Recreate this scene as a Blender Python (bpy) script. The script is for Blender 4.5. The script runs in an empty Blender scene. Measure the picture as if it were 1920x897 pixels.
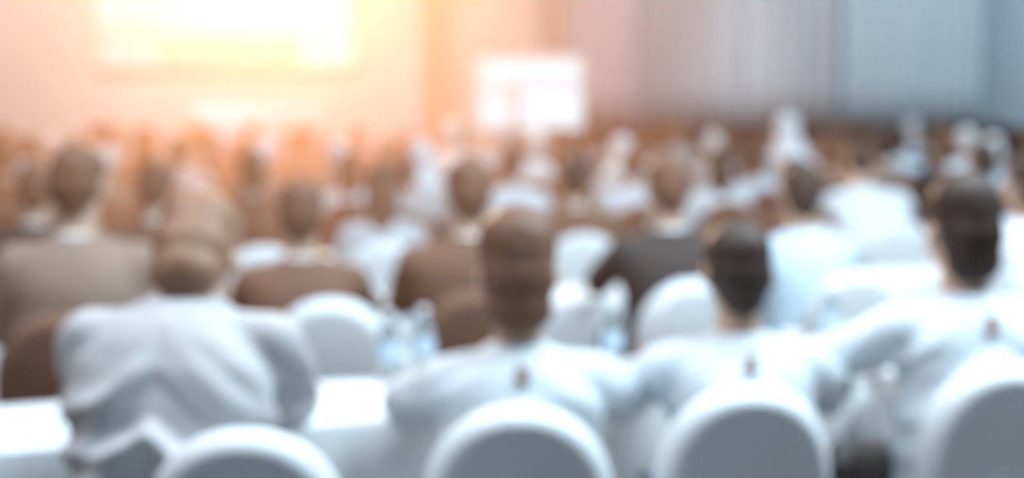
import bpy, bmesh, math, random
from mathutils import Vector, Matrix, noise
random.seed(11)
S = bpy.context.scene
COL = S.collection
PI = math.pi

# ------------------------------------------------------------------ camera, exposure, world
FPX, HOR, CAMZ = 2667.0, 190.0, 1.60            # focal length in px of a 1920 wide frame, horizon row, eye height
pitch = math.atan((448.5 - HOR) / FPX)
cd = bpy.data.cameras.new('camera'); cam = bpy.data.objects.new('camera', cd); COL.objects.link(cam)
cd.lens = 50.0; cd.sensor_width = 36.0; cd.clip_end = 200
cam.location = (0, 0, CAMZ); cam.rotation_euler = (PI / 2 - pitch, 0, 0)
cd.dof.use_dof = True; cd.dof.focus_distance = 1.25; cd.dof.aperture_fstop = 2.0; cd.dof.aperture_blades = 0
S.camera = cam
S.view_settings.view_transform = 'Standard'; S.view_settings.look = 'None'
S.view_settings.exposure = 0.0; S.view_settings.gamma = 1.0; S.view_settings.use_curve_mapping = False
S.cycles.use_denoising = True
S.cycles.max_bounces = 6; S.cycles.diffuse_bounces = 2; S.cycles.volume_bounces = 0; S.cycles.transmission_bounces = 4
S.cycles.use_adaptive_sampling = True; S.cycles.adaptive_threshold = 0.03
S.cycles.sample_clamp_indirect = 4.0
w = bpy.data.worlds.new('World'); S.world = w; w.use_nodes = True
w.node_tree.nodes['Background'].inputs[0].default_value = (0.46, 0.77, 1.0, 1)
w.node_tree.nodes['Background'].inputs[1].default_value = 0.46

YAW = math.radians(8)          # the hall is turned 8 degrees to the left of the lens
RU, RV = Vector((math.cos(YAW), math.sin(YAW), 0)), Vector((-math.sin(YAW), math.cos(YAW), 0))
def hall(u, v, z=0): return RU * u + RV * v + Vector((0, 0, z))
ROWA = math.radians(22)        # the table rows run slanted across the hall
TU, TV = Vector((math.cos(ROWA), math.sin(ROWA), 0)), Vector((-math.sin(ROWA), math.cos(ROWA), 0))
D_WALL = 20.0
def ray(px): return (px - 960.0) / FPX
def hall_u(px, v):             # hall u of the point of plane v seen in column px
    r = ray(px); return (v * (RV.x - r * RV.y)) / (r * RU.y - RU.x)
def hall_z(px, py, v):
    P = hall(hall_u(px, v), v); return CAMZ - (py - HOR) * P.y / FPX
def row_u(px, v):
    r = ray(px); return (v * (TV.x - r * TV.y)) / (r * TU.y - TU.x)

# ------------------------------------------------------------------ large lights
def area(name, loc, rot, sx, sy, power, color, spread=PI):
    l = bpy.data.lights.new(name, 'AREA'); l.shape = 'RECTANGLE'; l.size = sx; l.size_y = sy
    l.energy = power; l.color = color; l.spread = spread
    o = bpy.data.objects.new(name, l); COL.objects.link(o); o.location = loc; o.rotation_euler = rot
    return o
COOL, NEUT, WARM = (0.70, 0.89, 1.0), (0.90, 0.94, 1.0), (1.0, 0.60, 0.36)
WASH = (1.0, 0.86, 0.80)
for (u, v, sx, sy, p, c) in ((3.2, 3.4, 4.5, 1.6, 520, COOL), (-1.8, 3.6, 3.0, 1.8, 190, NEUT), (8.0, 7.2, 4.0, 3.0, 100, COOL),
                             (0.5, 10.5, 4.0, 3.0, 150, NEUT), (6.5, 11.5, 4, 3, 200, COOL), (12.0, 13.5, 4.0, 4, 230, COOL)):
    area('ceiling_light', hall(u, v, 4.9), (0, 0, YAW), sx, sy, p, c)
def spot(name, loc, target, power, color, deg, blend=0.6, rad=0.15):
    l = bpy.data.lights.new(name, 'SPOT'); l.energy = power; l.color = color; l.spot_size = math.radians(deg)
    l.spot_blend = blend; l.shadow_soft_size = rad
    o = bpy.data.objects.new(name, l); COL.objects.link(o); o.location = loc
    o.rotation_euler = (Vector(target) - Vector(loc)).to_track_quat('-Z', 'Y').to_euler()
    return o
# warm stage lamps: two washing the wall round the screen, then added fill and glow lights
spot('stage_wash', hall(-3.4, 15.8, 4.7), hall(-2.6, 20, 1.8), 720, WASH, 85)
spot('stage_wash', hall(0.2, 15.8, 4.7), hall(0.3, 20, 1.8), 560, WASH, 80)
spot('curtain_fill', hall(4.4, 14.6, 4.7), hall(4.2, 20, 2.3), 900, (1.0, 0.93, 0.93), 56)  # this and the next: unseen spots added to brighten the curtained wall
spot('curtain_fill', hall(8.0, 14.4, 4.7), hall(8.3, 20, 2.2), 1300, (0.76, 0.91, 1.0), 60)
spot('head_table_fill', hall(-1.6, 14.8, 4.6), hall(-1.35, 17.6, 1.4), 420, (1.0, 0.92, 0.9), 30)  # unseen spot added to whiten the head tables
spot('glow_fill', hall(-0.5, 17.5, 3.7), hall(-0.1, 4.0, 1.0), 6600, (1.0, 0.45, 0.22), 80, 0.9)  # unseen orange lamp added to light the haze into a glow

# ------------------------------------------------------------------ materials
def new_mat(name):
    m = bpy.data.materials.new(name); m.use_nodes = True
    return m, m.node_tree, m.node_tree.nodes['Principled BSDF']
def mat(name, col, rough=0.7, metal=0.0, bump=0.0, scale=200, var=0.0, vscale=6, spec=0.5, stretch=None, sheen=0.0, trans=0.0, emit=None, estr=0):
    m, nt, b = new_mat(name)
    b.inputs['Base Color'].default_value = (*col, 1); b.inputs['Roughness'].default_value = rough
    b.inputs['Metallic'].default_value = metal; b.inputs['Specular IOR Level'].default_value = spec
    if sheen: b.inputs['Sheen Weight'].default_value = sheen
    if trans: b.inputs['Transmission Weight'].default_value = trans
    if emit: b.inputs['Emission Color'].default_value = (*emit, 1); b.inputs['Emission Strength'].default_value = estr
    tc = nt.nodes.new('ShaderNodeTexCoord'); mp = nt.nodes.new('ShaderNodeMapping')
    nt.links.new(tc.outputs['Object'], mp.inputs[0])
    if stretch: mp.inputs['Scale'].default_value = stretch
    if var:
        n = nt.nodes.new('ShaderNodeTexNoise'); n.inputs['Scale'].default_value = vscale; n.inputs['Detail'].default_value = 4
        nt.links.new(mp.outputs[0], n.inputs['Vector'])
        r = nt.nodes.new('ShaderNodeValToRGB')
        r.color_ramp.elements[0].position = 0.3; r.color_ramp.elements[1].position = 0.7
        r.color_ramp.elements[0].color = tuple(max(0, c * (1 - var)) for c in col) + (1,)
        r.color_ramp.elements[1].color = tuple(min(1, c * (1 + var)) for c in col) + (1,)
        nt.links.new(n.outputs['Fac'], r.inputs[0]); nt.links.new(r.outputs[0], b.inputs['Base Color'])
    if bump:
        n2 = nt.nodes.new('ShaderNodeTexNoise'); n2.inputs['Scale'].default_value = scale
        nt.links.new(mp.outputs[0], n2.inputs['Vector'])
        bp = nt.nodes.new('ShaderNodeBump'); bp.inputs['Strength'].default_value = bump; bp.inputs['Distance'].default_value = 0.01
        nt.links.new(n2.outputs['Fac'], bp.inputs['Height']); nt.links.new(bp.outputs[0], b.inputs['Normal'])
    return m
M = {}
M['chair_cover'] = mat('chair_cover', (0.80, 0.83, 0.86), 0.55, bump=0.15, scale=300, var=0.03, sheen=0.2)
M['cloth'] = mat('table_linen', (0.88, 0.90, 0.92), 0.6, bump=0.2, scale=400, var=0.02)
M['metal'] = mat('chair_metal', (0.45, 0.42, 0.38), 0.3, 0.9)
M['wood'] = mat('table_wood', (0.30, 0.18, 0.10), 0.5, var=0.3, vscale=12, stretch=(1, 8, 8))
M['skin'] = mat('skin', (0.62, 0.40, 0.29), 0.5, bump=0.1, scale=150, var=0.06)
M['skin_pale'] = mat('skin_pale', (0.78, 0.62, 0.54), 0.5, bump=0.1, scale=150, var=0.05)
M['hair_dark'] = mat('hair_dark', (0.06, 0.034, 0.025), 0.5, bump=0.3, scale=60, var=0.2, vscale=40, stretch=(3, 3, 0.5), spec=0.35)
M['hair_white'] = mat('hair_white', (0.80, 0.78, 0.78), 0.6, bump=0.3, scale=60, stretch=(3, 3, 0.5))
M['hair_brown'] = mat('hair_brown', (0.19, 0.088, 0.05), 0.5, bump=0.3, scale=60, var=0.2, vscale=40, stretch=(3, 3, 0.5), spec=0.35)
M['hair_light'] = mat('hair_light_brown', (0.33, 0.17, 0.10), 0.5, bump=0.3, scale=60, var=0.15, vscale=40, stretch=(3, 3, 0.5), spec=0.35)
M['shirt_white'] = mat('shirt_white', (0.76, 0.81, 0.86), 0.65, bump=0.15, scale=250, var=0.02)
M['shirt_grey'] = mat('shirt_grey', (0.55, 0.535, 0.55), 0.7, bump=0.15, scale=250, var=0.04)
M['shirt_blue'] = mat('shirt_pale_blue', (0.56, 0.68, 0.78), 0.7, bump=0.15, scale=250, var=0.04)
M['suit_brown'] = mat('suit_brown', (0.19, 0.095, 0.06), 0.85, bump=0.2, scale=300, var=0.12)
M['suit_dark'] = mat('suit_dark', (0.06, 0.045, 0.042), 0.85, bump=0.2, scale=300, var=0.12)
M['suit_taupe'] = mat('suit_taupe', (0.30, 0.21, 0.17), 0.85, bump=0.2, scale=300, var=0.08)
M['trousers'] = mat('trousers_dark', (0.07, 0.055, 0.055), 0.8, bump=0.15, scale=250)
M['shoe'] = mat('shoe_leather', (0.02, 0.016, 0.014), 0.3)
M['eye'] = mat('eye_dark', (0.05, 0.04, 0.035), 0.2)
M['paper'] = mat('paper', (0.90, 0.92, 0.93), 0.7, bump=0.03, scale=80)
M['cup'] = mat('cup_porcelain', (0.88, 0.88, 0.88), 0.15)
M['coffee'] = mat('coffee', (0.06, 0.03, 0.015), 0.1)
M['plastic'] = mat('bottle_plastic', (0.80, 0.90, 0.95), 0.08, trans=0.85)
M['cap'] = mat('bottle_cap', (0.85, 0.90, 0.95), 0.4)
M['label'] = mat('bottle_wrap', (0.55, 0.70, 0.85), 0.5)
M['glass'] = mat('drinking_glass', (0.95, 0.98, 1.0), 0.02, trans=1.0)
M['chrome'] = mat('chrome', (0.8, 0.8, 0.8), 0.15, 1.0)
M['black_plastic'] = mat('black_plastic', (0.02, 0.02, 0.02), 0.4)

# ------------------------------------------------------------------ mesh helpers
def link(name, me, m=None, parent=None, loc=(0, 0, 0), rz=0.0):
    o = bpy.data.objects.new(name, me); COL.objects.link(o)
    o.location = loc; o.rotation_euler = (0, 0, rz)
    if m is not None and me is not None and not me.materials: me.materials.append(m)
    if parent is not None: o.parent = parent
    return o
def to_mesh(bm, name='mesh', smooth=False):
    bmesh.ops.recalc_face_normals(bm, faces=bm.faces)
    me = bpy.data.meshes.new(name); bm.to_mesh(me); bm.free()
    if smooth:
        for p in me.polygons: p.use_smooth = True
    return me
def box(bm, c, s, rot=None):
    r = bmesh.ops.create_cube(bm, size=1.0)
    mt = Matrix.Translation(Vector(c)) @ (rot.to_4x4() if rot else Matrix.Identity(4)) @ Matrix.Diagonal((*s, 1))
    bmesh.ops.transform(bm, matrix=mt, verts=r['verts']); return r['verts']
def bevel_all(bm, wdt, seg=2):
    bmesh.ops.bevel(bm, geom=list(bm.edges), offset=wdt, segments=seg, affect='EDGES', profile=0.6)
def rbox(c, s, bev=0.01, seg=2):
    bm = bmesh.new(); box(bm, c, s); bevel_all(bm, bev, seg); return bm
def loft(bm, rings, cap=True):
    vs = [[bm.verts.new(p) for p in r] for r in rings]
    n = len(vs[0])
    for a, b in zip(vs, vs[1:]):
        for i in range(n): bm.faces.new((a[i], a[(i + 1) % n], b[(i + 1) % n], b[i]))
    if cap: bm.faces.new(vs[0][::-1]); bm.faces.new(vs[-1])
def lathe(bm, prof, c=(0, 0, 0), n=20):
    rings = [[Vector(c) + Vector((r * math.cos(2 * PI * i / n), r * math.sin(2 * PI * i / n), z)) for i in range(n)] for r, z in prof]
    loft(bm, rings)
def ell(bm, c, r, rot=None):
    q = bmesh.ops.create_icosphere(bm, subdivisions=3, radius=1.0)
    mt = Matrix.Translation(Vector(c)) @ (rot.to_4x4() if rot else Matrix.Identity(4)) @ Matrix.Diagonal((*r, 1))
    bmesh.ops.transform(bm, matrix=mt, verts=q['verts'])
def cap(bm, p0, p1, r0, r1, n=14, flat=1.0):
    p0, p1 = Vector(p0), Vector(p1); d = p1 - p0; L = d.length or 1e-4; q = d.normalized().to_track_quat('Z', 'Y').to_matrix()
    prof = [(r0 * math.cos(a), -r0 * math.sin(a)) for a in (1.35, 0.9, 0.45, 0)] + [(r1 * math.cos(a), L + r1 * math.sin(a)) for a in (0, 0.45, 0.9, 1.35)]
    rings = [[p0 + q @ Vector((r * math.cos(2 * PI * i / n), flat * r * math.sin(2 * PI * i / n), z)) for i in range(n)] for r, z in prof]
    loft(bm, rings)
def tube(bm, pts, rads, n=14):
    for i in range(len(pts) - 1): cap(bm, pts[i], pts[i + 1], rads[i], rads[i + 1], n)
def remesh(bm, voxel, smooth=4, name='mesh'):
    me = bpy.data.meshes.new('tmp'); bmesh.ops.recalc_face_normals(bm, faces=bm.faces); bm.to_mesh(me); bm.free()
    o = bpy.data.objects.new('tmp', me); COL.objects.link(o)
    r = o.modifiers.new('r', 'REMESH'); r.mode = 'VOXEL'; r.voxel_size = voxel; r.use_smooth_shade = True
    if smooth:
        s = o.modifiers.new('s', 'SMOOTH'); s.factor = 0.5; s.iterations = smooth
    dg = bpy.context.evaluated_depsgraph_get(); dg.update()
    out = bpy.data.meshes.new_from_object(o.evaluated_get(dg)); out.name = name
    bpy.data.objects.remove(o); bpy.data.meshes.remove(me)
    for p in out.polygons: p.use_smooth = True
    return out
def tag(o, label=None, cat=None, group=None, kind=None):
    if label: o['label'] = label
    if cat: o['category'] = cat
    if group: o['group'] = group
    if kind: o['kind'] = kind
    return o
def empty(name, loc=(0, 0, 0), rz=0.0):
    o = bpy.data.objects.new(name, None); COL.objects.link(o); o.location = loc; o.rotation_euler = (0, 0, rz); return o
def struct(name, bm, m, rz=YAW, smooth=False):
    o = link(name, to_mesh(bm, name, smooth), m, None, (0, 0, 0), rz); o['kind'] = 'structure'; return o
def copy_tree(o, parent=None):
    c = o.copy(); COL.objects.link(c); c.parent = parent
    for ch in list(o.children): copy_tree(ch, c)
    return c

# ------------------------------------------------------------------ the hall
def m_carpet():
    m, nt, b = new_mat('carpet'); b.inputs['Roughness'].default_value = 0.95
    tc = nt.nodes.new('ShaderNodeTexCoord'); v = nt.nodes.new('ShaderNodeTexVoronoi'); v.inputs['Scale'].default_value = 2.5
    r = nt.nodes.new('ShaderNodeValToRGB'); r.color_ramp.elements[0].color = (0.07, 0.045, 0.035, 1); r.color_ramp.elements[1].color = (0.16, 0.10, 0.075, 1)
    nt.links.new(tc.outputs['Object'], v.inputs['Vector']); nt.links.new(v.outputs['Distance'], r.inputs[0]); nt.links.new(r.outputs[0], b.inputs['Base Color'])
    return m
M['carpet'] = m_carpet()
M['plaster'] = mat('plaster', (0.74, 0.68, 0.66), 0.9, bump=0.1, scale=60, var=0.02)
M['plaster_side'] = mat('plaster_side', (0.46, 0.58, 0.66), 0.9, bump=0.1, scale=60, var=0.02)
M['curtain'] = mat('curtain_fabric', (0.43, 0.42, 0.44), 0.9, bump=0.2, scale=200, var=0.05, vscale=1.2, stretch=(4, 4, 0.05))
M['panelling'] = mat('timber_panelling', (0.55, 0.33, 0.22), 0.5, var=0.25, vscale=3, stretch=(6, 6, 0.3))
M['panelling_pale'] = mat('timber_panelling_pale', (0.66, 0.46, 0.36), 0.5, var=0.15, vscale=3, stretch=(6, 6, 0.3))
M['wainscot'] = mat('wainscot_timber', (0.13, 0.075, 0.05), 0.5, var=0.3, vscale=3, stretch=(6, 6, 0.3))
M['ceiling'] = mat('ceiling_white', (0.78, 0.78, 0.78), 0.9, bump=0.1, scale=80)
UL, UR, VB, HT = -9.0, hall_u(1835, D_WALL), -3.0, 5.0
bm = bmesh.new(); box(bm, ((UL + UR) / 2, (VB + D_WALL) / 2, -0.05), (UR - UL + 0.4, D_WALL - VB + 0.4, 0.1)); struct('floor', bm, M['carpet'])
bm = bmesh.new(); box(bm, ((UL + UR) / 2, (VB + D_WALL) / 2, HT + 0.05), (UR - UL + 0.4, D_WALL - VB + 0.4, 0.1)); struct('ceiling', bm, M['ceiling'])
uA, uB = hall_u(792, D_WALL), hall_u(1052, D_WALL)
bm = bmesh.new(); box(bm, ((UL + uA) / 2, D_WALL + 0.1, HT / 2), (uA - UL, 0.2, HT)); struct('wall_stage', bm, M['plaster'])
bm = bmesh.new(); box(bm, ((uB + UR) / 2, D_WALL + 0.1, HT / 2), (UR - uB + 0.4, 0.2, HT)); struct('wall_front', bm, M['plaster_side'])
bm = bmesh.new(); box(bm, (UL - 0.1, (VB + D_WALL) / 2, HT / 2), (0.2, D_WALL - VB + 0.4, HT)); struct('wall_left', bm, M['plaster'])
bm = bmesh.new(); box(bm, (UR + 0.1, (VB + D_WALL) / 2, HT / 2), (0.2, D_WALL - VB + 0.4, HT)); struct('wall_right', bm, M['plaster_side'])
# timber bay between the stage wall and the curtained wall, set back a little, with upright boards
bm = bmesh.new(); box(bm, ((uA + uB) / 2, D_WALL + 0.30, HT / 2), (uB - uA + 0.2, 0.2, HT)); struct('wall_recess', bm, M['panelling_pale'])
for k, (pa, pb) in enumerate(((792, 838), (1028, 1056))):
    a, b_ = hall_u(pa, D_WALL), hall_u(pb, D_WALL)
    bm = bmesh.new(); box(bm, ((a + b_) / 2, D_WALL + 0.08, HT / 2), (b_ - a, 0.3, HT)); bevel_all(bm, 0.02); struct('trim_%d' % (k + 1), bm, M['panelling'])
# wainscot along the curtained wall and the right wall
bm = bmesh.new(); box(bm, ((uB + UR) / 2, D_WALL - 0.03, 0.60), (UR - uB, 0.06, 1.20)); box(bm, ((uB + UR) / 2, D_WALL - 0.05, 1.22), (UR - uB, 0.10, 0.05)); struct('baseboard_front', bm, M['wainscot'])
bm = bmesh.new(); box(bm, (UR - 0.03, (VB + D_WALL) / 2, 0.60), (0.06, D_WALL - VB, 1.20)); box(bm, (UR - 0.05, (VB + D_WALL) / 2, 1.22), (0.10, D_WALL - VB, 0.05)); struct('baseboard_right', bm, M['wainscot'])
# pleated curtains on the front wall: each drape is a thing
drapes = ((1062, 1190, 'pinkish grey pleated curtain next to the timber bay', 0), (1196, 1378, 'grey pleated curtain, second from the timber bay', 0),
          (1384, 1560, 'grey pleated curtain, third from the timber bay', 0), (1566, 1826, 'wide blue-grey pleated curtain by the right corner', 1))
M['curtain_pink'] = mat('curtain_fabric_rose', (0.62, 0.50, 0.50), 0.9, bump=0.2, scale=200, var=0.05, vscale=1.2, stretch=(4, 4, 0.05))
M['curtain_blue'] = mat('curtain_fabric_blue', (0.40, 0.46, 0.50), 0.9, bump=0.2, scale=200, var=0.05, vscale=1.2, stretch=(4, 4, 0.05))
for k, (pa, pb, lab, kk) in enumerate(drapes):
    a, b_ = hall_u(pa, D_WALL), hall_u(pb, D_WALL); n = int((b_ - a) / 0.025)
    bm = bmesh.new(); z0, z1 = 1.26, 4.75; rows = []
    for j in range(7):
        z = z0 + (z1 - z0) * j / 6; line = []
        for i in range(n + 1):
            t = i / n; u = a + (b_ - a) * t
            y = 0.045 * math.sin(u * 2 * PI / 0.24 + 0.6 * math.sin(u * 1.7)) * (0.75 + 0.25 * math.cos(j * 0.5)) + 0.02 * math.sin(u * 7.3)
            line.append((u, D_WALL - 0.14 + y, z))
        rows.append(line)
    front = [[bm.verts.new(p) for p in l] for l in rows]; back = [[bm.verts.new((p[0], p[1] + 0.012, p[2])) for p in l] for l in rows]
    for g, f in ((front, 1), (back, -1)):
        for j in range(6):
            for i in range(n): bm.faces.new((g[j][i], g[j][i + 1], g[j + 1][i + 1], g[j + 1][i])[::f])
    for i in range(n):
        bm.faces.new((front[0][i], back[0][i], back[0][i + 1], front[0][i + 1])); bm.faces.new((front[6][i], front[6][i + 1], back[6][i + 1], back[6][i]))
    for j in range(6):
        bm.faces.new((front[j][0], front[j + 1][0], back[j + 1][0], back[j][0])); bm.faces.new((front[j][n], back[j][n], back[j + 1][n], front[j + 1][n]))
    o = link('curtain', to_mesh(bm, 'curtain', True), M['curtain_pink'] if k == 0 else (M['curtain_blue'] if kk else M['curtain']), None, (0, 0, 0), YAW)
    tag(o, lab, 'curtain', 'curtains on the front wall')
    bm = bmesh.new(); cap(bm, (a - 0.05, D_WALL - 0.14, 4.78), (b_ + 0.05, D_WALL - 0.14, 4.78), 0.02, 0.02); link('curtain_rod', to_mesh(bm, 'rod', True), M['metal'], o)

# stage
SV = 16.9
sa, sb = -7.5, hall_u(1000, SV)
bm = bmesh.new(); box(bm, ((sa + sb) / 2, (SV + D_WALL) / 2, 0.40), (sb - sa, D_WALL - SV, 0.80)); bevel_all(bm, 0.02)
M['stage'] = mat('stage_carpet', (0.32, 0.16, 0.09), 0.9, bump=0.3, scale=200, var=0.1)
st = link('stage', to_mesh(bm, 'stage'), M['stage'], None, (0, 0, 0), YAW); tag(st, 'brown carpeted stage platform along the wall under the big screen', 'stage')
bm = bmesh.new()
for i in range(int((sb - sa) / 0.12)):
    cap(bm, (sa + 0.06 + i * 0.12, SV - 0.02, 0.06), (sa + 0.06 + i * 0.12, SV - 0.02, 0.72), 0.035, 0.03, 8)
link('stage_skirt', to_mesh(bm, 'skirt', True), M['suit_brown'], st)['kind'] = 'stuff'

# ------------------------------------------------------------------ screens
def emis(name, col, strength):
    m, nt, b = new_mat(name); b.inputs['Base Color'].default_value = (0.02, 0.02, 0.02, 1) if 0 else (*[c * 0.8 for c in col], 1)
    b.inputs['Emission Color'].default_value = (*col, 1); b.inputs['Emission Strength'].default_value = strength; b.inputs['Roughness'].default_value = 0.8
    return m
def slide(name, base, base_s, blocks):
    # slide picture as one procedural material: rectangles (x0,x1,z0,z1,colour,strength) in 0..1 generated space
    m, nt, b = new_mat(name); b.inputs['Roughness'].default_value = 0.8; b.inputs['Base Color'].default_value = (0.12, 0.12, 0.12, 1)
    tc = nt.nodes.new('ShaderNodeTexCoord'); sp = nt.nodes.new('ShaderNodeSeparateXYZ'); nt.links.new(tc.outputs['Generated'], sp.inputs[0])
    def math_n(op, a, v):
        n = nt.nodes.new('ShaderNodeMath'); n.operation = op
        nt.links.new(a, n.inputs[0])
        if isinstance(v, float): n.inputs[1].default_value = v
        else: nt.links.new(v, n.inputs[1])
        return n.outputs[0]
    cur = None
    for (x0, x1, z0, z1, c) in blocks:
        f = math_n('MULTIPLY', math_n('GREATER_THAN', sp.outputs[0], float(x0)), math_n('LESS_THAN', sp.outputs[0], float(x1)))
        f = math_n('MULTIPLY', f, math_n('MULTIPLY', math_n('GREATER_THAN', sp.outputs[2], float(z0)), math_n('LESS_THAN', sp.outputs[2], float(z1))))
        mx = nt.nodes.new('ShaderNodeMix'); mx.data_type = 'RGBA'
        nt.links.new(f, mx.inputs['Factor'])
        if cur is None: mx.inputs['A'].default_value = (*base, 1)
        else: nt.links.new(cur, mx.inputs['A'])
        mx.inputs['B'].default_value = (*c, 1); cur = mx.outputs['Result']
    nt.links.new(cur, b.inputs['Emission Color']); b.inputs['Emission Strength'].default_value = base_s
    return m
vS = D_WALL - 0.12
x0, x1 = hall_u(192, vS), hall_u(662, vS); zb = hall_z(420, 124, vS); zt = 4.3
ps = empty('projection_screen', hall((x0 + x1) / 2, vS, 0), YAW)
tag(ps, 'large bright projection screen on the wall above the stage', 'projection screen')
W_ = x1 - x0; Hs = zt - zb
M['slide_main'] = slide('slide_main', (1.0, 0.95, 0.92), 0.85, ((0.235, 0.80, 0.0, 0.185, (0.78, 0.60, 0.48)), (0.0, 0.235, 0.10, 0.25, (1.0, 0.78, 0.70)), (0.0, 0.235, 0.0, 0.10, (1.0, 0.84, 0.80))))
bm = bmesh.new(); box(bm, (0, 0, zb + Hs / 2), (W_, 0.02, Hs)); link('screen_surface', to_mesh(bm), M['slide_main'], ps)
bm = bmesh.new()
for (c, s) in (((-W_ / 2 - 0.03, 0, zb + Hs / 2), (0.06, 0.06, Hs + 0.12)), ((W_ / 2 + 0.03, 0, zb + Hs / 2), (0.06, 0.06, Hs + 0.12)), ((0, 0, zb - 0.03), (W_, 0.06, 0.06)), ((0, 0, zt + 0.03), (W_, 0.06, 0.06))): box(bm, c, s)
M['pale_frame'] = mat('screen_frame_pale', (0.75, 0.66, 0.6), 0.5)
link('screen_frame', to_mesh(bm), M['pale_frame'], ps)

# smaller display on a floor stand beside the stage
vT = 15.6
a, b_ = hall_u(884, vT), hall_u(1092, vT); zb2, zt2 = hall_z(985, 243, vT), hall_z(985, 102, vT)
tv = empty('display_screen', hall((a + b_) / 2, vT, 0), YAW); tag(tv, 'bright display screen on a floor stand beside the stage', 'display screen')
W2, H2 = b_ - a, zt2 - zb2
M['slide_side'] = slide('slide_side', (0.88, 0.94, 1.0), 1.08, ((0.0, 0.40, 0.0, 1.0, (0.92, 0.78, 0.78)), (0.10, 0.36, 0.0, 0.36, (0.95, 0.93, 1.0)), (0.12, 0.40, 0.68, 0.92, (0.97, 0.92, 0.97)), (0.36, 0.43, 0.0, 0.62, (0.62, 0.42, 0.36)),
                                                            (0.45, 1.0, 0.56, 0.66, (0.72, 0.60, 0.66)), (0.0, 1.0, 0.92, 1.0, (0.85, 0.66, 0.58)), (0.0, 0.06, 0.0, 1.0, (0.80, 0.60, 0.52))))
bm = bmesh.new(); box(bm, (0, -0.028, zb2 + H2 / 2), (W2 - 0.03, 0.006, H2 - 0.03)); link('screen_surface', to_mesh(bm), M['slide_side'], tv)
bm = bmesh.new(); box(bm, (0, 0, zb2 + H2 / 2), (W2 + 0.02, 0.05, H2 + 0.02)); bevel_all(bm, 0.008); link('housing', to_mesh(bm), M['pale_frame'], tv)
bm = bmesh.new(); cap(bm, (0, 0.06, 0.05), (0, 0.06, zb2 + H2 * 0.6), 0.035, 0.03); link('pole', to_mesh(bm, 'p', True), M['black_plastic'], tv)
for s in (-1, 1):
    bm = bmesh.new(); cap(bm, (0, 0.06, 0.05), (s * 0.38, -0.18, 0.03), 0.03, 0.025); link('leg', to_mesh(bm, 'p', True), M['black_plastic'], tv)
    bm = bmesh.new(); cap(bm, (0, 0.06, 0.05), (s * 0.30, 0.36, 0.03), 0.03, 0.025); link('leg', to_mesh(bm, 'p', True), M['black_plastic'], tv)

# ------------------------------------------------------------------ chair
def chair_outline(ins, n=26):
    hw, top, bot = 0.215 - ins, 0.945 - ins, 0.40 + ins; zs = 0.70
    pts = [(hw - 0.004, bot)]
    for i in range(n + 1):
        t = PI * i / n; c, s = math.cos(t), math.sin(t)
        pts.append((hw * math.copysign(abs(c) ** 0.92, c), zs + (top - zs) * abs(s) ** 0.92))
    pts.append((-hw + 0.004, bot)); return pts
def make_chair():
    root = empty('banquet_chair')
    bm = bmesh.new()
    rings = []
    for ins, y in ((0.045, -0.058), (0.036, -0.057), (0.018, -0.042), (0.004, -0.016), (0.0, 0.008), (0.006, 0.028), (0.03, 0.045), (0.06, 0.052)):
        rings.append([(x, y - 0.20 - (z - 0.45) * 0.13, z) for x, z in chair_outline(ins)])
    loft(bm, rings); me = to_mesh(bm, 'backrest', True)
    link('backrest', me, M['chair_cover'], root)
    bm = rbox((0, 0.02, 0.435), (0.43, 0.43, 0.085), 0.03, 3); link('seat', to_mesh(bm, 'seat', True), M['chair_cover'], root)
    # skirt: stretch cover pulled down to the four feet, arched between them
    bm = bmesh.new(); cor = [(-0.205, -0.20), (0.205, -0.20), (0.21, 0.225), (-0.21, 0.225)]; top, bot, mid = [], [], []
    for k in range(4):
        p, q = Vector(cor[k]), Vector(cor[(k + 1) % 4])
        for i in range(10):
            t = i / 10; pt = p.lerp(q, t); arch = math.sin(PI * t) ** 0.6
            nrm = Vector((q.y - p.y, -(q.x - p.x))).normalized() * (-0.02 * math.sin(PI * t))
            zb_ = 0.03 + 0.20 * arch
            top.append((pt.x, pt.y, 0.42)); mid.append((pt.x + nrm.x * 0.6, pt.y + nrm.y * 0.6, (0.42 + zb_) / 2)); bot.append((pt.x + nrm.x, pt.y + nrm.y, zb_))
    A = [[bm.verts.new(p) for p in r] for r in (top, mid, bot)]; n = len(top)
    for a_, b2 in zip(A, A[1:]):
        for i in range(n): bm.faces.new((a_[i], a_[(i + 1) % n], b2[(i + 1) % n], b2[i]))
    bmesh.ops.solidify(bm, geom=list(bm.faces), thickness=0.004)
    link('skirt', to_mesh(bm, 'skirt', True), M['chair_cover'], root)
    for (x, y) in cor:
        bm = bmesh.new(); cap(bm, (x * 0.95, y * 0.95, 0.012), (x * 0.9, y * 0.9, 0.40), 0.011, 0.012, 10); link('leg', to_mesh(bm, 'leg', True), M['metal'], root)
    return root
CHAIR0 = make_chair()

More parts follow.
